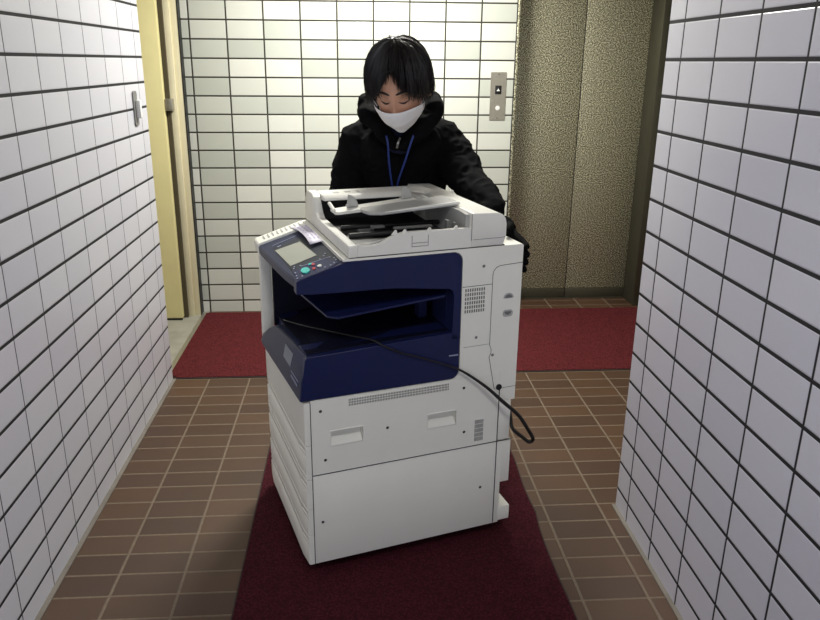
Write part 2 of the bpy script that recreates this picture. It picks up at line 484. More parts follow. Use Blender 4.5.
# upper side cover : white right part + thin rim above the navy fascia, one plate with the navy corner cut out
b = bmesh.new()
arc = [(.4475 + .030 * cos(a), .977 + .030 * sin(a)) for a in [i * pi / 12 for i in range(0, 7)]]
arc2 = [(.4475 + .030 * cos(a), .6325 + .030 * sin(a)) for a in [-pi / 2 + i * pi / 12 for i in range(0, 7)]]
prof = [(.115, 1.014), (.115, 1.0075)] + arc[::-1] + arc2[::-1] + [(.02, .6025), (.02, .6015), (.676, .6015), (.676, 1.010), (.672, 1.014)]
prism(b, prof, 0, .03, 'y')
obj('upper_side_cover', b, M['white'], C, None)
b = bmesh.new(); bx(b, .49, .676, .03, W, .602, 1.014, .004); bx(b, .115, .49, W - .03, W, .602, 1.012, .002); bx(b, .115, .49, .03, W - .03, .955, 1.0135)
obj('engine_upper', b, M['white'], C)
seamline([(.676, .957), (.64, .955), (.60, .953), (.588, .948), (.580, .938), (.577, .925), (.577, .70), (.583, .685), (.583, .672), (.577, .66), (.6, .548)][:11])
seamline([(.479, .8965), (.577, .8975)])
seamline([(.488, .703), (.577, .704)], .0005)
seamline([(.676, .547), (.60, .547)], .0006)
seamline([(.6195, .547), (.6195, .05)], .0016, -.0006)
seamline([(.012, .3565), (.674, .3575)], .0016, -.0003)
seamline([(.0103, .05), (.0103, .596)], .0014, .0)
for (su, sz) in ((.546, .956), (.53, .731), (.589, .665), (.495, .567), (.501, .413), (.567, .197), (.038, .191), (.051, .403), (.04, .565), (.245, .475)):
    b = bmesh.new(); disc(b, (su, -.0002, sz), (0, -1, 0), .0048, .0015, 14, .0036); obj('screw', b, M['midgrey'] if sz > .6 else M['seam'], C)
# vent grilles
def vent(u0, u1, z0, z1, nu, nz, tall=.8, skew=0):
    b = bmesh.new()
    bx(b, u0 - .002, u1 + .002, -.0006, .002, z0 - .002, z1 + .002)
    f = obj('vent_grille', b, M['white'], C, None)
    b = bmesh.new()
    du, dz = (u1 - u0) / nu, (z1 - z0) / nz
    for i in range(nu):
        for j in range(nz):
            bx(b, u0 + du * (i + .22), u0 + du * (i + .78), -.0012, 0, z0 + dz * (j + .5 - tall / 2), z0 + dz * (j + .5 + tall / 2))
    obj('slots', b, M['midgrey'], f, None)
vent(.124, .444, .568, .592, 64, 3, .7)
vent(.537, .568, .372, .449, 8, 5, .86)
vent(.486, .554, .812, .892, 9, 6, .72)
# half-moon recesses
for (hz, s) in ((.847, 1), (.803, -1)):
    b = bmesh.new()
    pts = [(.634 + .017 * cos(a), hz + s * .013 * sin(a) * 1.3) for a in [i * pi / 10 for i in range(11)]]
    if s > 0: prism(b, pts, -.0012, .001, 'y')
    else: prism(b, rrect(.617, .651, hz - .016, hz + .006, .009), -.0012, .001, 'y')
    h = obj('finger_recess', b, M['lightgrey'], C, None)
    b = bmesh.new()
    p2 = [(.634 + .012 * cos(a), hz + .001 + s * .011 * sin(a)) for a in [i * pi / 10 for i in range(11)]]
    prism(b, p2, -.0018, -.001, 'y'); obj('recess_shade', b, M['midgrey'], h, None)
b = bmesh.new(); disc(b, (.616, -.0005, .552), (0, -1, 0), .010, .003, 20); obj('cable_hole', b, M['black'], C)

# navy: near-side fascia frame (with window) and cavity
b = bmesh.new()
outer_r = [(.447 + .028 * cos(a), .977 + .028 * sin(a)) for a in [i * pi / 12 for i in range(0, 7)]]
# top fascia incl. side of the control panel, wavy lower edge
prof = [(-.0165, .926), (-.0155, .963), (.128, 1.0065)] + outer_r[::-1] + [(.475, .875), (.452, .875), (.447, .888), (.437, .896), (.40, .900), (.33, .9085), (.27, .915), (.22, .917), (.12, .919), (.03, .922)]
prism(b, prof, -.001, .035, 'y', .0012, 1)
obj('upper_fascia', b, M['navy'], C, 30)
b = bmesh.new(); prism(b, [(.449, .735), (.475, .735), (.475, .876), (.452, .876)], -.001, .05, 'y'); obj('fascia_post', b, M['navy'], C, None)
# lower fascia block
b = bmesh.new()
prof = [(-.018, .604), (.42, .604)] + [(.4475 + .0275 * cos(a), .632 + .0275 * sin(a)) for a in [-pi / 2 + i * pi / 12 for i in range(1, 7)]] + [(.475, .736), (.452, .756), (.25, .747), (.006, .737), (.0, .73)]
prism(b, prof, -.001, .10, 'y', .0015, 1)
prism(b, [(.0, .604), (.475, .604), (.475, .70), (.3, .72), (.02, .70)], .10, W - .03, 'y', .001, 1)
bx(b, .012, .475, .03, W - .03, .602, .66)
obj('lower_fascia', b, M['navy'], C, 30)
# output tray slope on the lower block
b = bmesh.new()
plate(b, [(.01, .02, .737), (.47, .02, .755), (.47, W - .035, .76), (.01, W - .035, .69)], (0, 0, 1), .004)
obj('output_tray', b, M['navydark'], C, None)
# front navy cover, bowed and dropping at the far end
b = bmesh.new()
rows = []
for (v, ztop, uo) in ((.003, .736, .006), (.03, .738, .0), (.15, .731, -.006), (.3, .716, -.018), (.38, .70, -.022), (.44, .672, -.028), (.485, .642, -.036), (.505, .630, -.040)):
    zb = .602 - .016 * v / .5
    ub = -.018 - .026 * v / .505
    um = (uo + ub) / 2 - .006
    rows.append([(.03, v, ztop - .004), (uo + .006, v, ztop), (uo, v, ztop - .003), (um, v, (ztop * .45 + zb * .55)), (ub, v, zb + .002), (ub + .004, v, zb), (.03, v, zb)])
R_ = [[b.verts.new(p) for p in r] for r in rows]
for r0, r1 in zip(R_, R_[1:]):
    for i in range(len(r0)): b.faces.new([r0[i], r0[(i + 1) % 7], r1[(i + 1) % 7], r1[i]])
b.faces.new(R_[0]); b.faces.new(R_[-1][::-1])
fc = obj('front_cover', b, M['slate'], C, 50)
b = bmesh.new()
plate(b, [(-.0199, .118, .664), (-.0237, .205, .664), (-.0152, .205, .704), (-.0100, .118, .704)], (-1, 0, .2), .0012)
obj('sticker', b, M['sticker'], fc, None)
b = bmesh.new()
for i in range(7):
    plate(b, [(-.0190 - .0003 * i, .03 + i * .011, .640), (-.0193 - .0003 * i, .037 + i * .011, .640), (-.0193 - .0003 * i, .037 + i * .011, .647), (-.0190 - .0003 * i, .03 + i * .011, .647)], (-1, 0, 0), .0018)
plate(b, [(-.0168, .02, .6575), (-.0200, .105, .6565), (-.0200, .105, .6585), (-.0168, .02, .6595)], (-1, 0, 0), .0022)
obj('badge', b, M['ink'], fc, None)
b = bmesh.new(); bx(b, .441, .471, -.0022, 0, .681, .685); obj('maker_mark', b, M['ink'], C, None)
for (su, sz) in ((.43, .952), (.255, .948)):
    b = bmesh.new(); disc(b, (su, -.001, sz), (0, -1, 0), .0045, .001, 14); obj('screw', b, M['slate'], C)
# cavity walls
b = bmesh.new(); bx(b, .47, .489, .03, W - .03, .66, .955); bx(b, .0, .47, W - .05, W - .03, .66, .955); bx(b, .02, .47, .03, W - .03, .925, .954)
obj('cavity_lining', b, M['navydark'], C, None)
b = bmesh.new(); bx(b, .405, .43, .16, .20, .75, .885); bx(b, .45, .458, .05, .16, .75, .88); obj('cavity_pillar', b, M['navy'], C, None)
# inner tray shelf
b = bmesh.new()
plate(b, [(.078, .05, .832), (.10, .012, .8375), (.428, .012, .868), (.455, .06, .872), (.46, W - .06, .878), (.05, W - .06, .846), (.045, .26, .838)], (0, 0, 1), .006)
obj('inner_tray', b, M['navy'], C, None)
for i in range(3):
    pass
# white front-left column and control-panel frame
b = bmesh.new(); prism(b, [(-.040, .597), (.0, .597), (.0, .955), (-.0375, .944)], W - .034, W, 'y', .006, 2); obj('front_column', b, M['white'], C)
n = Vector((-.044, 0, .143)).normalized()
def PP(u, v, off=0.0):     # a point on the control panel's slope
    base = Vector((.128, v, 1.0065)) + Vector((-.143, 0, -.0435)) * ((.128 - u) / .143)
    return base + Vector((-.291, 0, .957)) * off
b = bmesh.new()
prism(b, [(-.047, .925), (-.049, .955), (-.044, .962), (.110, 1.0105), (.115, 1.0105), (.115, .93)], .455, W, 'y', .006, 2)
pf = obj('panel_frame', b, M['white'], C)
b = bmesh.new()
for i in range(9):
    u = -.02 + i * .015
    q = [PP(u, .478, .0092), PP(u + .004, .478, .0092), PP(u + .004, .520, .0092), PP(u, .520, .0092)]
    plate(b, q, (-.291, 0, .957), .0012)
obj('panel_slits', b, M['lightgrey'], pf, None)
# panel body: bowed front edge
b = bmesh.new()
rows = []
for (v, uo) in ((.0352, -.0165), (.12, -.026), (.25, -.035), (.38, -.042), (.455, -.046)):
    a = PP(uo + .004, v); rows.append([(.115, v, 1.0025), a, (uo, v, a.z - .005), (uo + .001, v, a.z - .026), (uo + .008, v, a.z - .032), (.115, v, .93)])
R_ = [[b.verts.new(p) for p in r] for r in rows]
for r0, r1 in zip(R_, R_[1:]):
    for i in range(6): b.faces.new([r0[i], r0[(i + 1) % 6], r1[(i + 1) % 6], r1[i]])
b.faces.new(R_[0]); b.faces.new(R_[-1][::-1])
cpn = obj('control_panel', b, M['slate'], C, 25)
def pquad(name, pts, off, th, mat, par=None):
    b = bmesh.new(); plate(b, [PP(u, v, off) for u, v in pts], (-.291, 0, .957), th)
    return obj(name, b, mat, par or cpn, None)
pquad('key_area', [(-.006, .04), (.118, .04), (.118, .375), (-.012, .375)], .0005, .0008, M['bezel'])
pquad('start_area', [(-.006, .0), (.075, .0), (.112, .02), (.09, .086), (.035, .098), (-.008, .085)], .0012, .0008, M['panelblue'])
scr = pquad('touch_screen', [(-.013, .335), (.066, .329), (.076, .144), (-.003, .138)], .0015, .0012, M['screen'])
b = bmesh.new(); c0 = PP(.022, .052, .002)
def oval(b, c, ru, rv, h, nn=22):
    ax = Vector((-.291, 0, .957)); tu = Vector((.957, 0, .291)); tv = Vector((0, 1, 0))
    A = [b.verts.new(c + tu * ru * cos(2 * pi * i / nn) + tv * rv * sin(2 * pi * i / nn)) for i in range(nn)]
    B = [b.verts.new(v.co + ax * h) for v in A]
    b.faces.new(A); b.faces.new(B[::-1])
    for i in range(nn): b.faces.new([A[i], B[i], B[(i + 1) % nn], A[(i + 1) % nn]])
oval(b, c0, .012, .024, .003); obj('start_button', b, M['teal'], cpn, 40)
for (u, v, mt) in ((.05, .077, 'redb'), (.061, .046, 'btn'), (.044, .042, 'redb'), (.044, .088, 'teal')):
    b = bmesh.new(); oval(b, PP(u, v, .002), .0045 if mt == 'redb' else .006, .009 if mt != 'teal' else .006, .0025, 14); obj('function_button', b, M[mt], cpn, 40)
for (u, v) in ((.10, .085), (.108, .066), (.108, .045), (.098, .028), (.086, .02), (.0, .105), (.004, .118), (.02, .108), (-.004, .065), (-.006, .04), (-.008, .018), (.006, .02), (.09, .115), (.098, .13), (.07, .02), (.075, .10)):
    b = bmesh.new(); oval(b, PP(u, v, .002), .0024, .0036, .0012, 10); obj('small_key', b, M['ink'], cpn, None)
pquad('panel_line', [(.02, .10), (.10, .088), (.1008, .09), (.02, .1022)], .002, .0008, M['ink'])
pquad('indicator_row', [(-.01, .395), (.07, .41), (.07, .4125), (-.01, .398)], .0005, .0008, M['ink'])
pquad('panel_logo', [(.0, .362), (.012, .362), (.012, .368), (.0, .368)], .0014, .0008, M['ink'])
# ------------------------------------------------------------------ document feeder (part of the copier)
b = bmesh.new(); bx(b, .1335, .612, .001, W, 1.0142, 1.017); obj('feeder_gap_shade', b, M['seam'], C)  # dark slab paints the shade in the gap below the feeder
b = bmesh.new()
bx(b, .132, .60, .0, W, 1.017, 1.030, .003)
obj('feeder_base', b, M['white2'], C)
# near wall with scooped top
wall = [(.157, 1.017), (.605, 1.017), (.61, 1.03), (.61, 1.074), (.30, 1.077), (.27, 1.072), (.25, 1.064), (.225, 1.051), (.20, 1.046), (.178, 1.047), (.157, 1.052)]
b = bmesh.new(); prism(b, wall, -.0005, .014, 'y', .001, 1); nw = obj('feeder_near_wall', b, M['white2'], C, 30)
for u in (.270, .298, .373, .455):
    b = bmesh.new()
    prism(b, [(u - .012, 1.071), (u + .004, 1.071), (u + .002, 1.084), (u - .001, 1.084)], .001, .010, 'y')
    obj('wall_tooth', b, M['white2'], nw, None)
b = bmesh.new()
for (p0, p1) in (((.317, 1.066), (.317, 1.034)), ((.366, 1.066), (.366, 1.034)), ((.317, 1.034), (.366, 1.034)), ((.319, 1.044), (.364, 1.044))):
    tube(b, [(p0[0], -.0006, p0[1]), (p1[0], -.0006, p1[1])], .0009, 6)
obj('release_hatch', b, M['midgrey'], C)
b = bmesh.new()   # bowl-shaped deflector behind the scooped wall
G = []
for i in range(9):
    u = .158 + i * (.135 / 8)
    zt = [1.051, 1.046, 1.0455, 1.049, 1.055, 1.061, 1.067, 1.071, 1.074][i]
    G.append([b.verts.new((u, .012 + q * (.17 - i * .010), zt + (1.034 - zt) * (q ** .8))) for q in (0, .3, .6, 1)])
for r0, r1 in zip(G, G[1:]):
    for i in range(3): b.faces.new([r0[i], r0[i + 1], r1[i + 1], r1[i]])
df = obj('paper_deflector', b, M['lightgrey'], C, 60)
md = df.modifiers.new('t', 'SOLIDIFY'); md.thickness = .002
# front rim and tall front-left shoulder
b = bmesh.new()
prism(b, [(-.001, 1.016), (-.001, 1.047), (.003, 1.051), (.36, 1.053), (.385, 1.066), (.41, 1.098), (.42, 1.111), (.44, 1.121), (.49, 1.122), (.52, 1.112), (W, 1.09), (W, 1.016)], .131, .157, 'x', .005, 3)
obj('feeder_front_rim', b, M['white2'], C)
# far cover
b = bmesh.new()
prism(b, [(.372, 1.105), (.374, 1.112), (.392, 1.1205), (.48, 1.121), (.515, 1.111), (W, 1.088), (W, 1.03), (.455, 1.03), (.455, 1.098)], .1575, .53, 'x', .0015, 1)
hc = obj('feeder_top_cover', b, M['white2'], C, 40)
b = bmesh.new(); bx(b, .20, .22, .42, .44, 1.1208, 1.1216); bx(b, .24, .26, .42, .44, 1.1208, 1.1216); bx(b, .28, .29, .42, .44, 1.1208, 1.1216); obj('cover_icons', b, M['lightgrey'], hc, None)
# back block
b = bmesh.new()
prof = [(.501, 1.019), (.501, 1.114), (.504, 1.1175), (.585, 1.115), (.600, 1.109), (.610, 1.097), (.6135, 1.08), (.6135, 1.045), (.608, 1.03), (.596, 1.019)]
prism(b, prof, -.003, W, 'y', .002, 2)
bb = obj('feeder_back_block', b, M['white2'], C, 40)
seamline([(.505, 1.040), (.6, 1.0405), (.6115, 1.043)], .0006, -.0034)
seamline([(.5005, 1.118), (.5005, 1.038)], .0007, -.0034)
b = bmesh.new(); prism(b, [(.015, 1.03), (.015, 1.112), (.05, 1.115), (.20, 1.115), (.33, 1.119), (.33, 1.03)], .488, .5005, 'x'); obj('block_inner_cheek', b, M['lightgrey'], C, None)
b = bmesh.new(); prism(b, [(.43, 1.10), (.50, 1.10), (.50, 1.112), (.44, 1.124), (.43, 1.123)], .24, .37, 'y', .001, 1); obj('feed_throat', b, M['lightgrey'], C, None)
b = bmesh.new(); bx(b, .584, .597, .345, .357, 1.112, 1.1215, .002); obj('hinge_nub', b, M['white2'], C)
# dark interior and rollers
b = bmesh.new(); bx(b, .16, .487, .016, .454, 1.0302, 1.033); bx(b, .16, .487, .44, .454, 1.03, 1.1035); obj('feeder_interior', b, M['black'], C, None)
b = bmesh.new(); bx(b, .30, .42, .10, .115, 1.062, 1.068, .001, 1); bx(b, .25, .29, .16, .18, 1.055, 1.062, .001, 1); bx(b, .445, .455, .05, .07, 1.034, 1.09, .001, 1); bx(b, .462, .47, .04, .05, 1.034, 1.085, .001, 1)
bx(b, .22, .27, .2, .26, 1.034, 1.045, .001, 1)
obj('paper_guide_bars', b, M['midgrey'], C, None)
b = bmesh.new(); tube(b, [(.17, .13, 1.045), (.44, .11, 1.052)], .009, 12); tube(b, [(.17, .22, 1.05), (.485, .21, 1.05)], .008, 12); obj('roller', b, M['black'], C)
# input tray
def tz(u): return 1.083 + (u - .165) * .095
def tray(name, pts, th, mat, lift=0):
    b = bmesh.new()
    A = [b.verts.new((u, v, tz(u) + lift)) for u, v in pts]; B = [b.verts.new((u, v, tz(u) + lift + th)) for u, v in pts]
    nn = len(pts); b.faces.new(A); b.faces.new(B[::-1])
    for i in range(nn): b.faces.new([A[i], B[i], B[(i + 1) % nn], A[(i + 1) % nn]])
    bmesh.ops.bevel(b, geom=list(b.edges), offset=.0018, segments=2, affect='EDGES')
    return obj(name, b, mat, C, 40)
tray('input_tray', [(.162, .262), (.17, .25), (.30, .235), (.34, .20), (.47, .20), (.47, .305), (.162, .315)], .009, M['white2'])
et = tray('input_tray_flap', [(.235, .215), (.245, .17), (.275, .145), (.50, .112), (.515, .118), (.512, .235), (.24, .25)], .009, M['lightgrey'], .004)
b = bmesh.new()
tube(b, [(.285, .146, tz(.285) + .011), (.40, .130, tz(.40) + .012), (.512, .114, tz(.512) + .011)], [.002, .0045, .005], 10); obj('flap_lip', b, M['white2'], C)
b = bmesh.new()
tube(b, [(.163, .27, 1.094), (.163, .33, 1.106)], .006, 8); obj('tray_arm', b, M['white2'], C)
for (u, s) in ((.225, 1.0), (.405, 1.0)):
    b = bmesh.new()
    pf_ = [(u - .017, tz(u) + .006)] + [(u - .017 + .002, tz(u) + .03)] + [(u - .012 + .032 * sin(a), tz(u) + .006 + .043 * cos(a)) for a in [i * pi / 16 for i in range(0, 9)]]
    prism(b, pf_, .285, .290, 'y'); bx(b, u - .012, u + .02, .285, .32, tz(u) + .005, tz(u) + .012)
    obj('side_guide', b, M['lightgrey'], C, None)

# ------------------------------------------------------------------ paper strip with text, lying on the panel
pr = empty('paper_sheet', O * 1, TH); pr.location = (O.x, O.y, 0)
tag(pr, 'narrow white paper slip with lilac print on the copier control panel', 'paper')
b = bmesh.new()
G = []
for i in range(9):
    s = i / 8
    v = .495 - .262 * s
    u0 = .072 + .008 * s + .012 * sin(s * pi) * .6; u1 = .1285
    G.append([b.verts.new(tuple(PP(u0 + (u1 - u0) * q, v + (.0 if i < 8 else -.0), .0072 + .010 * (1 - q) * (.3 + .7 * sin(pi * s * .9)))) ) for q in (0, .33, .66, 1)])
for r0, r1 in zip(G, G[1:]):
    for i in range(3): b.faces.new([r0[i], r0[i + 1], r1[i + 1], r1[i]])
ps = obj('sheet', b, M['paper'], pr, 60)
md = ps.modifiers.new('t', 'SOLIDIFY'); md.thickness = .0008
b = bmesh.new()
for r in range(3):
    q = .2 + r * .24
    for i in range(1, 7):
        s = (i + .1 * r) / 8; s2 = s + .085
        def pt(s, dq):
            v = .495 - .262 * s; u0 = .072 + .008 * s + .012 * sin(s * pi) * .6
            return PP(u0 + (.1285 - u0) * (q + dq), v, .0082 + .010 * (1 - q) * (.3 + .7 * sin(pi * s * .9)))
        plate(b, [pt(s, 0), pt(s2, 0), pt(s2, .09), pt(s, .09)], (0, 0, 1), .0004)
obj('printed_text', b, M['inklilac'], pr, None)

# ------------------------------------------------------------------ power cord
def W3(u, v, z): return (O.x + u * cos(TH) - v * sin(TH), O.y + u * sin(TH) + v * cos(TH), z)
pts = [W3(.03, .43, .70), W3(.012, .36, .722), W3(.05, .25, .738), W3(.10, .15, .752), W3(.155, .06, .762), W3(.20, .012, .762), W3(.232, -.008, .746), W3(.285, -.010, .718), W3(.335, -.011, .699), W3(.43, -.013, .659), W3(.485, -.018, .63), W3(.556, -.03, .575), W3(.61, -.045, .522), W3(.665, -.05, .468), W3(.706, -.045, .408), W3(.731, -.038, .366), W3(.722, -.03, .352), W3(.70, -.025, .370), W3(.668, -.012, .402), W3(.676, .02, .43), W3(.682, .06, .47), W3(.684, .10, .53)]
sp_ = smooth_path(pts, 8)
rr = [.0026 + .0034 * min(1, max(0, (i / len(sp_) - .42) / .15)) for i in range(len(sp_))]
b = bmesh.new(); tube(b, sp_, rr, 10)
cord = obj('power_cord', b, M['rubber']); tag(cord, 'black power cord draped from the copier output tray and looping at its right side', 'cord')

# ------------------------------------------------------------------ PERSON
PX = Vector((.16, 2.95, 0))
P = empty('person', PX)
tag(P, 'person in black hoodie and white face mask leaning over and pushing the copier', 'person')
def local(me):
    me.transform(Matrix.Translation(-PX)); return me

def skin_eval(chains, sub=2, extra=None, voxel=None, smooth_it=0):
    """chains: list of (verts[(x,y,z,rx,ry)], edges). returns evaluated mesh in world space"""
    me = bpy.data.meshes.new('tmp')
    vs, es, rs, roots = [], [], [], []
    for verts, edges in chains:
        o0 = len(vs); roots.append(o0)
        for v in verts:
            vs.append(v[:3]); rs.append((v[3], v[4] if len(v) > 4 else v[3]))
        es += [(a + o0, c + o0) for a, c in edges]
    me.from_pydata(vs, es, [])
    o = bpy.data.objects.new('tmp', me); COL.objects.link(o)
    m = o.modifiers.new('s', 'SKIN')
    sv = me.skin_vertices[0].data if me.skin_vertices else None
    if sv is None:
        bpy.context.view_layer.objects.active = o
        me.update(); bpy.context.view_layer.update()
        bpy.ops.object.select_all(action='DESELECT') if bpy.ops.object.select_all.poll() else None
        sv = me.skin_vertices[0].data
    for i, r in enumerate(rs): sv[i].radius = r; sv[i].use_root = i in roots
    m.use_smooth_shade = True
    s = o.modifiers.new('u', 'SUBSURF'); s.levels = sub; s.render_levels = sub
    if voxel:
        r = o.modifiers.new('r', 'REMESH'); r.mode = 'VOXEL'; r.voxel_size = voxel; r.use_smooth_shade = True
    if smooth_it:
        q = o.modifiers.new('sm', 'SMOOTH'); q.iterations = smooth_it; q.factor = .5
    bpy.context.view_layer.update()
    dg = bpy.context.evaluated_depsgraph_get()
    out = bpy.data.meshes.new_from_object(o.evaluated_get(dg))
    bpy.data.objects.remove(o); bpy.data.meshes.remove(me)
    return out

def chain(pts): return (pts, [(i, i + 1) for i in range(len(pts) - 1)])

# --- head
HC = Vector((.143, 2.37, 1.456)); HS = 1.12
HM = Matrix.Translation(HC) @ Matrix.Rotation(radians(-16), 4, 'Z') @ Matrix.Rotation(radians(-3), 4, 'Y') @ Matrix.Rotation(radians(24), 4, 'X') @ Matrix.Scale(HS, 4)
def headpt(d, scale=1.0, features=True):
    """direction -> surface point in head space, front is -y"""
    x, y, z = d
    r = Vector((x * .075, y * .095, z * .112))
    if z < 0:
        t = -z
        r.z *= 1.09
        r.x *= 1 - .27 * t ** 1.5
        if y < 0: r.y *= 1 - .10 * t
        else: r.y *= 1 - .38 * t
    if z > 0 and y < 0: r.y *= 1 - .08 * z
    if features and y < 0:
        def g(cx, cz, sx, sz): return math.exp(-((x - cx) / sx) ** 2 - ((z - cz) / sz) ** 2)
        r.y -= .024 * g(0, -.36, .13, .14) + .012 * g(0, -.14, .10, .22)
        r.y += .011 * (g(.36, -.04, .20, .11) + g(-.36, -.04, .20, .11))
        r.y -= .005 * (g(.36, .17, .3, .08) + g(-.36, .17, .3, .08))
        r.y -= .007 * g(0, -.66, .3, .09) + .010 * g(0, -.92, .3, .14)
        r.y -= .004 * (g(.5, -.35, .22, .2) + g(-.5, -.35, .22, .2))
    return r * scale
def head_bm(n=72, m=48):
    b = bmesh.new(); rows = []
    for j in range(1, m):
        th = pi * j / m
        rows.append([b.verts.new(HM @ headpt((sin(th) * sin(2 * pi * i / n), -sin(th) * cos(2 * pi * i / n), cos(th)))) for i in range(n)])
    top = b.verts.new(HM @ headpt((0, 0, 1))); bot = b.verts.new(HM @ headpt((0, 0, -1)))
    for r0, r1 in zip(rows, rows[1:]):
        for i in range(n): b.faces.new([r0[i], r1[i], r1[(i + 1) % n], r0[(i + 1) % n]])
    for i in range(n):
        b.faces.new([top, rows[0][i], rows[0][(i + 1) % n]]); b.faces.new([bot, rows[-1][(i + 1) % n], rows[-1][i]])
    # ears
    for s in (-1, 1):
        c = Vector((s * .077, .012, -.010))
        ring = []
        for k_ in range(14):
            a = 2 * pi * k_ / 14
            wv = .017 + .004 * sin(a); hv = .031
            ring.append((c + Vector((s * .004 * (1 + cos(a)), wv * cos(a), hv * sin(a)))))
        A = [b.verts.new(HM @ (q - Vector((s * .006, 0, 0)))) for q in ring]
        B = [b.verts.new(HM @ (q + Vector((s * .008, .004, 0)))) for q in ring]
        Ci = [b.verts.new(HM @ ((q - c) * .62 + c + Vector((s * .003, .002, 0)))) for q in ring]
        for i in range(14):
            j = (i + 1) % 14
            b.faces.new([A[i], A[j], B[j], B[i]]); b.faces.new([B[i], B[j], Ci[j], Ci[i]])
        b.faces.new(Ci); b.faces.new(A[::-1])
    bmesh.ops.recalc_face_normals(b, faces=b.faces[:])
    return b

# skeleton joints (world)
pel = (.17, 2.99, .90); sp1 = (.17, 2.92, 1.04); ch_ = (.165, 2.78, 1.20); nb = (.158, 2.62, 1.315); nk = (.150, 2.50, 1.355); hb = (.142, 2.42, 1.40)
sL = (.01, 2.65, 1.25); eL = (-.040, 2.585, 1.08); wL = tuple(W3(.27, .60, .985))
sR = (.31, 2.65, 1.25); eR = (.418, 2.49, 1.118); wR = (.452, 2.235, 1.062)
hpL = (.08, 3.0, .87); kL = (.06, 2.86, .47); aL = (.07, 3.06, .085)
hpR = (.26, 3.0, .87); kR = (.27, 3.03, .46); aR = (.28, 3.36, .10)
body_v = [pel + (.13, .10), sp1 + (.12, .09), ch_ + (.135, .10), nb + (.07, .06), nk + (.052, .05), hb + (.05, .05),
          sL + (.055,), eL + (.038,), wL + (.026,), sR + (.055,), eR + (.038,), wR + (.026,),
          hpL + (.085,), kL + (.055,), aL + (.038,), hpR + (.085,), kR + (.055,), aR + (.038,),
          (.06, 2.93, .045, .035, .03), (.05, 2.85, .035, .025, .02), (.28, 3.24, .045, .035, .03), (.28, 3.16, .035, .025, .02)]
body_e = [(0, 1), (1, 2), (2, 3), (3, 4), (4, 5), (3, 6), (6, 7), (7, 8), (3, 9), (9, 10), (10, 11), (0, 12), (12, 13), (13, 14), (0, 15), (15, 16), (16, 17), (14, 18), (18, 19), (17, 20), (20, 21)]

# hands (gloved right one is visible round the rear corner of the copier)
def L2(u, v, z): return tuple(W3(u, v, z))
def hand(wrist, palm, knuckles, tips, thumb, r=.009):
    """palm as a fan of short chains, each finger its own bent chain rooted in the palm"""
    ch = [chain([wrist + (.024, .02), palm + (.030, .022)])]
    for kn, (mid, mid2, tip) in zip(knuckles, tips):
        ch.append(chain([tuple((Vector(palm) * .6 + Vector(wrist) * .4)) + (.013,), kn + (r * 1.55,), mid + (r * 1.15,), mid2 + (r,), tip + (r * .85,)]))
    ch.append(chain([tuple(Vector(palm) * .5 + Vector(wrist) * .5) + (.013,)] + [t + (r * q,) for t, q in zip(thumb, (1.3, 1.15, .9))]))
    return ch
# visible hand: palm on the rear face u~.70, fingers reach toward the near corner and curl round it
palmR = L2(.700, .125, 1.015)
kn, tp = [], []
for i, (z, l) in enumerate(((1.004, 0), (.979, .006), (.954, .0), (.931, -.012))):
    kn.append(L2(.697, .070 + (.01 if i == 3 else 0), z + .004))
    tp.append((L2(.700, .042 - l, z), L2(.696, .018 - l, z - .003), L2(.690, .002 - l * .5, z - .005)))
thumbR = [L2(.700, .13, 1.040), L2(.675, .10, 1.040), L2(.655, .075, 1.036)]
hR = hand(L2(.692, .185, 1.055), palmR, kn, tp, thumbR, .0095)
# hidden hand on the far side edge
palmL = L2(.28, .572, .96)
kn, tp = [], []
for i in range(4):
    u = .245 + i * .024
    kn.append(L2(u, .566, .93)); tp.append((L2(u, .560, .905), L2(u, .557, .882), L2(u, .553, .862 + (.012 if i in (0, 3) else 0))))
hL = hand(L2(.27, .60, .985), palmL, kn, tp, [L2(.315, .575, .965), L2(.342, .566, .95), L2(.358, .560, .935)], .0085)

hm_ = bpy.data.meshes.new('h'); hb_ = head_bm(); hb_.to_mesh(hm_); hb_.free()
thin = [([v[:3] + tuple(x * .8 for x in v[3:]) for v in c[0]], c[1]) for c in hR + hL]
sk = skin_eval([(body_v, body_e)] + thin, 2)
b = bmesh.new(); b.from_mesh(sk); b.from_mesh(hm_)
for f in b.faces: f.smooth = True
me = bpy.data.meshes.new('body'); b.to_mesh(me); b.free()
tmp = bpy.data.objects.new('tmp', me); COL.objects.link(tmp)
r = tmp.modifiers.new('r', 'REMESH'); r.mode = 'VOXEL'; r.voxel_size = .0042; r.use_smooth_shade = True
q = tmp.modifiers.new('s', 'SMOOTH'); q.iterations = 2
dg = bpy.context.evaluated_depsgraph_get(); bpy.context.view_layer.update(); dg = bpy.context.evaluated_depsgraph_get()
body = bpy.data.meshes.new_from_object(tmp.evaluated_get(dg)); bpy.data.objects.remove(tmp)
link_mesh('body', local(body), M['skin'], P)

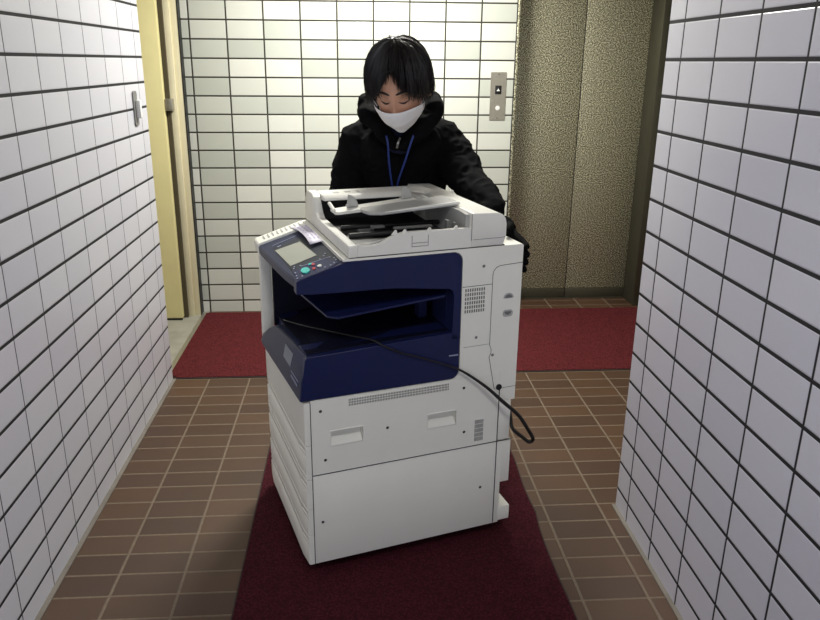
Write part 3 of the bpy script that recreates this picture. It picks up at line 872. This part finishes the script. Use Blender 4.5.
def capsule_union(limbs, voxel, sm):
    """limbs: list of [(x,y,z,r),...] tapered round limbs (or (x,y,z,rx,ry)) fused by voxel remesh"""
    b = bmesh.new()
    for limb in limbs:
        L_ = [(Vector(p[:3]), p[3], p[4] if len(p) > 4 else p[3]) for p in limb]
        for (a, ra, ya), (c, rc, yc) in zip(L_, L_[1:]):
            nst = max(2, int((c - a).length / .03))
            d = (c - a).normalized()
            xax = Vector((1, 0, 0)) if abs(d.x) < .8 else Vector((0, 0, 1))
            xax = (xax - d * xax.dot(d)).normalized(); yax = d.cross(xax)
            rings = []
            prof = [(-.97, .24), (-.8, .6), (-.45, .89)] + [(i / nst, 1) for i in range(nst + 1)] + [(.45, .89), (.8, .6), (.97, .24)]
            for n_, (t, q) in enumerate(prof):
                if n_ < 3: pos = a + d * t * min(ra, ya); rx, ry = ra * q, ya * q
                elif n_ >= len(prof) - 3: pos = c + d * t * min(rc, yc); rx, ry = rc * q, yc * q
                else: pos = a.lerp(c, t); rx, ry = ra + (rc - ra) * t, ya + (yc - ya) * t
                rings.append([b.verts.new(pos + xax * rx * cos(2 * pi * k_ / 20) + yax * ry * sin(2 * pi * k_ / 20)) for k_ in range(20)])
            for r0, r1 in zip(rings, rings[1:]):
                for k_ in range(20): b.faces.new([r0[k_], r0[(k_ + 1) % 20], r1[(k_ + 1) % 20], r1[k_]])
            b.faces.new(rings[0][::-1]); b.faces.new(rings[-1])
    me = bpy.data.meshes.new('tmp'); b.to_mesh(me); b.free()
    o = bpy.data.objects.new('tmp', me); COL.objects.link(o)
    r = o.modifiers.new('r', 'REMESH'); r.mode = 'VOXEL'; r.voxel_size = voxel; r.use_smooth_shade = True
    q = o.modifiers.new('s', 'SMOOTH'); q.iterations = sm; q.factor = .5
    bpy.context.view_layer.update()
    out = bpy.data.meshes.new_from_object(o.evaluated_get(bpy.context.evaluated_depsgraph_get()))
    bpy.data.objects.remove(o); bpy.data.meshes.remove(me)
    return out

def cloth(name, limbs, mat, amp, voxel=.006, freq=9.0, seed=0, sm=8, cut=None):
    me = capsule_union(limbs, voxel, sm)
    me.update()
    ns = [v.normal.copy() for v in me.vertices]
    for v, nn in zip(me.vertices, ns):
        p = v.co
        a = noise.noise(Vector((p.x * freq, p.y * freq, p.z * freq * 1.9)) + Vector((seed, 0, 0)))
        a2 = noise.noise(Vector((p.x * freq * 2.7 + 5, p.y * freq * 2.3, p.z * freq * 4)) + Vector((seed, 3, 0)))
        ridge = 1 - abs(a2) * 2.2
        v.co = p + nn * amp * (a + .45 * ridge)
    if cut:
        b = bmesh.new(); b.from_mesh(me)
        bmesh.ops.delete(b, geom=[v for v in b.verts if cut(v.co)], context='VERTS')
        b.to_mesh(me); b.free()
    for p in me.polygons: p.use_smooth = True
    return link_mesh(name, local(me), mat, P)

J1 = [(.17, 2.99, .90, .185, .13), (.17, 2.91, 1.03, .20, .14), (.168, 2.77, 1.16, .215, .135), (.165, 2.655, 1.245, .17, .10)]
JL = [(.08, 2.66, 1.272, .080), (.012, 2.635, 1.235, .078), (-.024, 2.60, 1.14, .068), (-.035, 2.585, 1.08, .060), tuple(Vector(wL) + Vector((0, .02, .03))) + (.042,)]
JR = [(.24, 2.66, 1.272, .080), (.325, 2.63, 1.235, .084), (.380, 2.56, 1.165, .074), (.405, 2.49, 1.115, .066), (.440, 2.36, 1.085, .054), (.452, 2.262, 1.072, .036)]
JF = [(.10, 2.57, 1.235, .085), (.125, 2.585, 1.13, .09), (.15, 2.66, 1.03, .10)]
JG = [(.22, 2.57, 1.235, .085), (.205, 2.595, 1.13, .09), (.19, 2.67, 1.03, .10)]
cloth('hoodie', [J1, JL, JR, JF, JG], M['cloth'], .012)
# hood: thick roll around the neck
hood = [(.132, 2.448, 1.262, .024), (.085, 2.44, 1.318, .028), (.040, 2.46, 1.360, .033), (.040, 2.53, 1.392, .036), (.085, 2.60, 1.395, .042), (.150, 2.635, 1.39, .048), (.225, 2.61, 1.395, .045),
        (.268, 2.55, 1.395, .038), (.265, 2.47, 1.37, .036), (.228, 2.435, 1.325, .034), (.165, 2.445, 1.262, .026)]
cloth('hood', [hood], M['cloth'], .008, seed=4, freq=12, sm=4)
b = bmesh.new()
me = skin_eval([chain([(.150, 2.50, 1.335, .056, .055), (.148, 2.515, 1.28, .064, .06), (.148, 2.54, 1.22, .07, .06)])], 2)
link_mesh('shirt', local(me), M['shirt'], P)
# trousers and shoes
T = [(.17, 3.0, .90, .16, .125), hpL + (.10,), kL + (.072,), (.075, 3.01, .12, .062), hpR + (.10,), kR + (.072,), (.285, 3.31, .13, .062)]
cloth('trousers', [[T[0], (.17, 2.97, .98, .16, .12)], [T[1], T[2], T[3]], [T[4], T[5], T[6]]], M['trousers'], .008, seed=9)
for (ax, ay, fx, fy) in ((.07, 3.07, .055, 2.85), (.28, 3.37, .28, 3.13)):
    me = skin_eval([chain([(ax, ay, .046, .042, .038), ((ax + fx) / 2, (ay + fy) / 2, .044, .044, .034), (fx, fy, .034, .042, .026)])], 2)
    mn = min(v.co.z for v in me.vertices)
    for v in me.vertices: v.co.z = max(v.co.z - mn + .0085 * 0 + .0, .0) + .0085
    link_mesh('shoe', local(me), M['shoe'], P)
# glove over the visible hand
me = skin_eval([( [(v[0], v[1], v[2]) + tuple(x * 1.17 for x in v[3:]) for v in c[0]], c[1]) for c in hR], 2, voxel=.0022, smooth_it=2)
link_mesh('glove', local(me), M['glove'], P)
me = skin_eval([( [(v[0], v[1], v[2]) + tuple(x * 1.17 for x in v[3:]) for v in c[0]], c[1]) for c in hL], 2, voxel=.0025, smooth_it=2)
link_mesh('glove', local(me), M['glove'], P)

# eyes closed-lid slits, brows
def on_face(az, el, off):
    """az: degrees to +x, el: degrees up -> world point on the face surface + off"""
    a, e = radians(az), radians(el)
    d = (cos(e) * sin(a), -cos(e) * cos(a), sin(e))
    p = headpt(d); nrm = Vector((d[0] / .075, d[1] / .095, d[2] / .112)).normalized()
    return HM @ (p + nrm * off)
for s, nm in ((-1, 0), (1, 0)):
    b = bmesh.new()
    tube(b, [on_face(s * az, -3 - 3.2 * sin((az - 10) / 22 * pi), .0012) for az in range(10, 33, 2)], [.0006 + .0022 * sin(pi * min(1, max(0, (i) / 11))) for i in range(12)], 8)
    bmesh.ops.transform(b, matrix=Matrix.Translation(-PX), verts=b.verts[:]); obj('eyelashes', b, M['lip'], P)
    b = bmesh.new()
    tube(b, [on_face(s * az, 9.5 + 3.0 * sin((az - 6) / 34 * pi * .9), .0012) for az in range(7, 39, 3)], [.0012, .003, .0036, .0038, .0038, .0036, .0033, .003, .0025, .0018, .001], 8)
    bmesh.ops.transform(b, matrix=Matrix.Translation(-PX), verts=b.verts[:]); obj('eyebrow', b, M['hair'], P)

# face mask
b = bmesh.new()
NA, NE = 25, 18
G = []
for j in range(NE + 1):
    e = -13 - (62) * j / NE
    row = []
    for i in range(NA):
        az = -66 + 132 * i / (NA - 1)
        a = radians(az)
        ee = e + 3.0 * (1 - abs(az) / 66) * (1 if j < 4 else 0) - (abs(az) / 66) ** 2 * (3 if j < 6 else 0) + (abs(az) / 66) ** 2 * max(0, (j - 8)) * 1.2
        ee = radians(ee)
        d = (cos(ee) * sin(a), -cos(ee) * cos(a), sin(ee))
        p = headpt(d, 1, False)
        t = j / NE
        tent = (.019 * math.exp(-(az / 28) ** 2) + .009) * (1 - .2 * t) * (.55 + .45 * sin(pi * min(1, t * 1.6 + .18)))
        pleat = .0016 * math.sin(t * pi * 9) * (1 if .15 < t < .8 else 0) * (1 - (abs(az) / 66) ** 2)
        nrm = Vector((d[0] / .075, d[1] / .095, d[2] / .112)).normalized()
        row.append(b.verts.new(HM @ (p + nrm * (tent + .0035 + pleat)) - PX))
    G.append(row)
for r0, r1 in zip(G, G[1:]):
    for i in range(NA - 1): b.faces.new([r0[i], r0[i + 1], r1[i + 1], r1[i]])
mk = obj('face_mask', b, M['mask'], P, 80)
md = mk.modifiers.new('t', 'SOLIDIFY'); md.thickness = .0016; md.offset = 1
for s in (-1, 1):
    for e0, e1 in ((-18, 8), (-42, -24)):
        b = bmesh.new()
        pp = [on_face(s * (64 + 30 * t), e0 + (e1 - e0) * t, .004 + .006 * sin(pi * t)) for t in [i / 8 for i in range(9)]]
        tube(b, pp, .0013, 6)
        bmesh.ops.transform(b, matrix=Matrix.Translation(-PX), verts=b.verts[:]); obj('ear_loop', b, M['mask'], mk)

# hair: cap + combed strands
def hair_limit(phi):
    """max polar angle (deg) from the crown for azimuth phi (deg, 0 = front, + = +x)"""
    a = abs(phi + 3)
    pts = [(0, 50), (7, 54), (14, 64), (22, 75), (34, 83), (48, 88), (62, 94), (78, 95), (95, 96), (120, 116), (180, 122)]
    for (x0, y0), (x1, y1) in zip(pts, pts[1:]):
        if a <= x1: return y0 + (y1 - y0) * (a - x0) / (x1 - x0)
    return 118
def hair_pt(th, phi, lift):
    t, f = radians(th), radians(phi)
    d = (sin(t) * sin(f), -sin(t) * cos(f), cos(t))
    p = headpt(d, 1, False)
    if d[2] < 0: p = Vector((d[0] * .078, p.y if d[1] < 0 else d[1] * .095 * (1 - .2 * -d[2]), p.z))
    nrm = Vector((d[0] / .075, d[1] / .095, d[2] / .112)).normalized()
    return p + nrm * lift
b = bmesh.new(); rows = []
NP = 96
for j in range(0, 22):
    f = (j + .0) / 21
    row = []
    for i in range(NP):
        phi = -180 + 360 * i / NP
        th = 2 + (hair_limit(phi) - 5) * f
        lift = .019 + .008 * sin(pi * f) - .016 * f ** 3
        lift += .0022 * noise.noise(Vector((phi * .11, th * .03, 1)))
        row.append(b.verts.new(HM @ hair_pt(th, phi, lift) - PX))
    rows.append(row)
for r0, r1 in zip(rows, rows[1:]):
    for i in range(NP): b.faces.new([r0[i], r0[(i + 1) % NP], r1[(i + 1) % NP], r1[i]])
b.faces.new(rows[0][::-1])
rnd = random.Random(11)
for s in range(3600):
    phi0 = rnd.uniform(-180, 180)
    lim = hair_limit(phi0) + rnd.uniform(-9, 7) + (3 if abs(phi0) < 60 else 0) + 5 * noise.noise(Vector((phi0 * .16, 3, 9)))
    t0 = rnd.uniform(0, .45) ** 1.3 if rnd.random() < .8 else rnd.uniform(.3, .6)
    clump = noise.noise(Vector((phi0 * .08, 7, 0)))
    base = .020 + .012 * noise.noise(Vector((phi0 * .05, 2, 2))) + rnd.uniform(-.001, .006)
    drift = (6 * clump + rnd.uniform(-5, 5)) + (0 if abs(phi0) > 50 else (5 if phi0 > -3 else -5) * rnd.random())
    pts_, rad_ = [], []
    NS = 7
    flick = rnd.uniform(-.001, .006) if rnd.random() < .75 else rnd.uniform(.004, .014)
    for i in range(NS + 1):
        f = t0 + (1 - t0) * i / NS
        th = max(1.0, lim * f)
        ph = phi0 + drift * f * f * 1.6 + (28 * (1 - f) ** 3)
        lift = base + .008 * sin(pi * f) - .016 * f ** 3 + flick * f ** 5 * 1.2 + .0015
        if rnd.random() < .0: lift += .01
        pts_.append(HM @ hair_pt(th, ph, max(lift, .003)) - PX)
        rad_.append(.0013 * (1 - .86 * (i / NS) ** 2) + .0001)
    tube(b, pts_, rad_, 3, False)
# stray standing hairs at the crown
for s in range(260):
    phi0 = rnd.uniform(-180, 180); th0 = rnd.uniform(2, 52)
    p0 = hair_pt(th0, phi0, .023); ph1 = phi0 + rnd.uniform(-20, 20)
    hgt = rnd.uniform(.006, .019)
    p1 = hair_pt(th0 + rnd.uniform(2, 9), ph1, .023 + hgt * .7); p2 = hair_pt(th0 + rnd.uniform(8, 18), ph1, .023 + hgt)
    tube(b, [HM @ p0 - PX, HM @ p1 - PX, HM @ p2 - PX], [.0006, .0004, .0001], 3, False)
obj('hair', b, M['hair'], P, 60)

# lanyard, zip, collar
def ribbon(name, pts, w, mat, par, th=.0012):
    b = bmesh.new(); pts = smooth_path(pts, 6); A = []
    for i, p in enumerate(pts):
        d = (pts[min(i + 1, len(pts) - 1)] - pts[max(i - 1, 0)]).normalized()
        side = d.cross(Vector((0, -1, 0.2))).normalized() * w / 2
        nn = side.cross(d).normalized() * th
        A.append([b.verts.new(p + side - PX), b.verts.new(p - side - PX), b.verts.new(p - side + nn - PX), b.verts.new(p + side + nn - PX)])
    for a, c in zip(A, A[1:]):
        for k_ in range(4): b.faces.new([a[k_], a[(k_ + 1) % 4], c[(k_ + 1) % 4], c[k_]])
    b.faces.new(A[0]); b.faces.new(A[-1][::-1])
    return obj(name, b, mat, par, 40)
LP = [[(.095, 2.43, 1.31), (.106, 2.41, 1.272), (.112, 2.43, 1.20), (.122, 2.46, 1.13), (.134, 2.482, 1.07)],
      [(.212, 2.42, 1.33), (.190, 2.41, 1.282), (.166, 2.43, 1.20), (.146, 2.46, 1.13), (.137, 2.482, 1.07)]]
for q in LP: ribbon('lanyard', q, .0065, M['lanyard'], P)
ribbon('zipper', [(.150, 2.425, 1.285), (.142, 2.415, 1.268), (.138, 2.42, 1.25)], .007, M['zip'], P)

# ------------------------------------------------------------------ lights
def lamp_fixture(name, loc, size, power, label, color=(1, .98, .90)):
    t = empty(name, loc); tag(t, label, 'ceiling light', 'ceiling lights')
    b = bmesh.new(); disc(b, (0, 0, 0), (0, 0, -1), size * .5 + .02, .03, 40); obj('housing', b, M['white2'], t)
    b = bmesh.new(); disc(b, (0, 0, -.0301), (0, 0, -1), size * .5, .012, 40, size * .42); obj('diffuser', b, M['lamp'], t)
    l = bpy.data.lights.new(name + '_bulb', 'AREA'); l.shape = 'DISK'; l.size = size * .9; l.energy = power; l.color = color
    o = bpy.data.objects.new(name + '_bulb', l); COL.objects.link(o); o.parent = t; o.location = (0, 0, -.05)
lamp_fixture('ceiling_light', (.18, 3.38, CZ), .6, 68, 'round ceiling lamp above the red cross mat in the lift hall')
lamp_fixture('ceiling_light', (.05, .35, CZ), .42, 14, 'round ceiling lamp above the corridor behind the viewer', (1, 1, 1))
wd = bpy.data.worlds.new('World'); bpy.context.scene.world = wd; wd.use_nodes = True
wd.node_tree.nodes['Background'].inputs[0].default_value = (.80, .86, 1.0, 1)
wd.node_tree.nodes['Background'].inputs[1].default_value = 1.6

# ------------------------------------------------------------------ camera
cam = bpy.data.cameras.new('camera'); co = bpy.data.objects.new('camera', cam); COL.objects.link(co)
F_, CX_, CY_ = 700.45, 401.62, 276.56
pt_, yw, rl = -.2975, .0652, .0077
fwd = Vector((sin(yw) * cos(pt_), cos(yw) * cos(pt_), sin(pt_)))
rt = Vector((cos(yw), -sin(yw), 0)); up = rt.cross(fwd)
r2 = cos(rl) * rt + sin(rl) * up; u2 = -sin(rl) * rt + cos(rl) * up
mx = Matrix((r2, u2, -fwd)).transposed().to_4x4(); mx.translation = (0, 0, 14.6 * V)
co.matrix_world = mx
cam.sensor_fit = 'HORIZONTAL'; cam.sensor_width = 36; cam.lens = F_ * 36 / 820
cam.shift_x = (410 - CX_) / 820; cam.shift_y = (CY_ - 310) / 820
cam.clip_start = .02
sc = bpy.context.scene
sc.camera = co
sc.view_settings.view_transform = 'Standard'; sc.view_settings.look = 'None'
sc.view_settings.exposure = 0; sc.view_settings.gamma = 1
sc.view_settings.use_curve_mapping = False
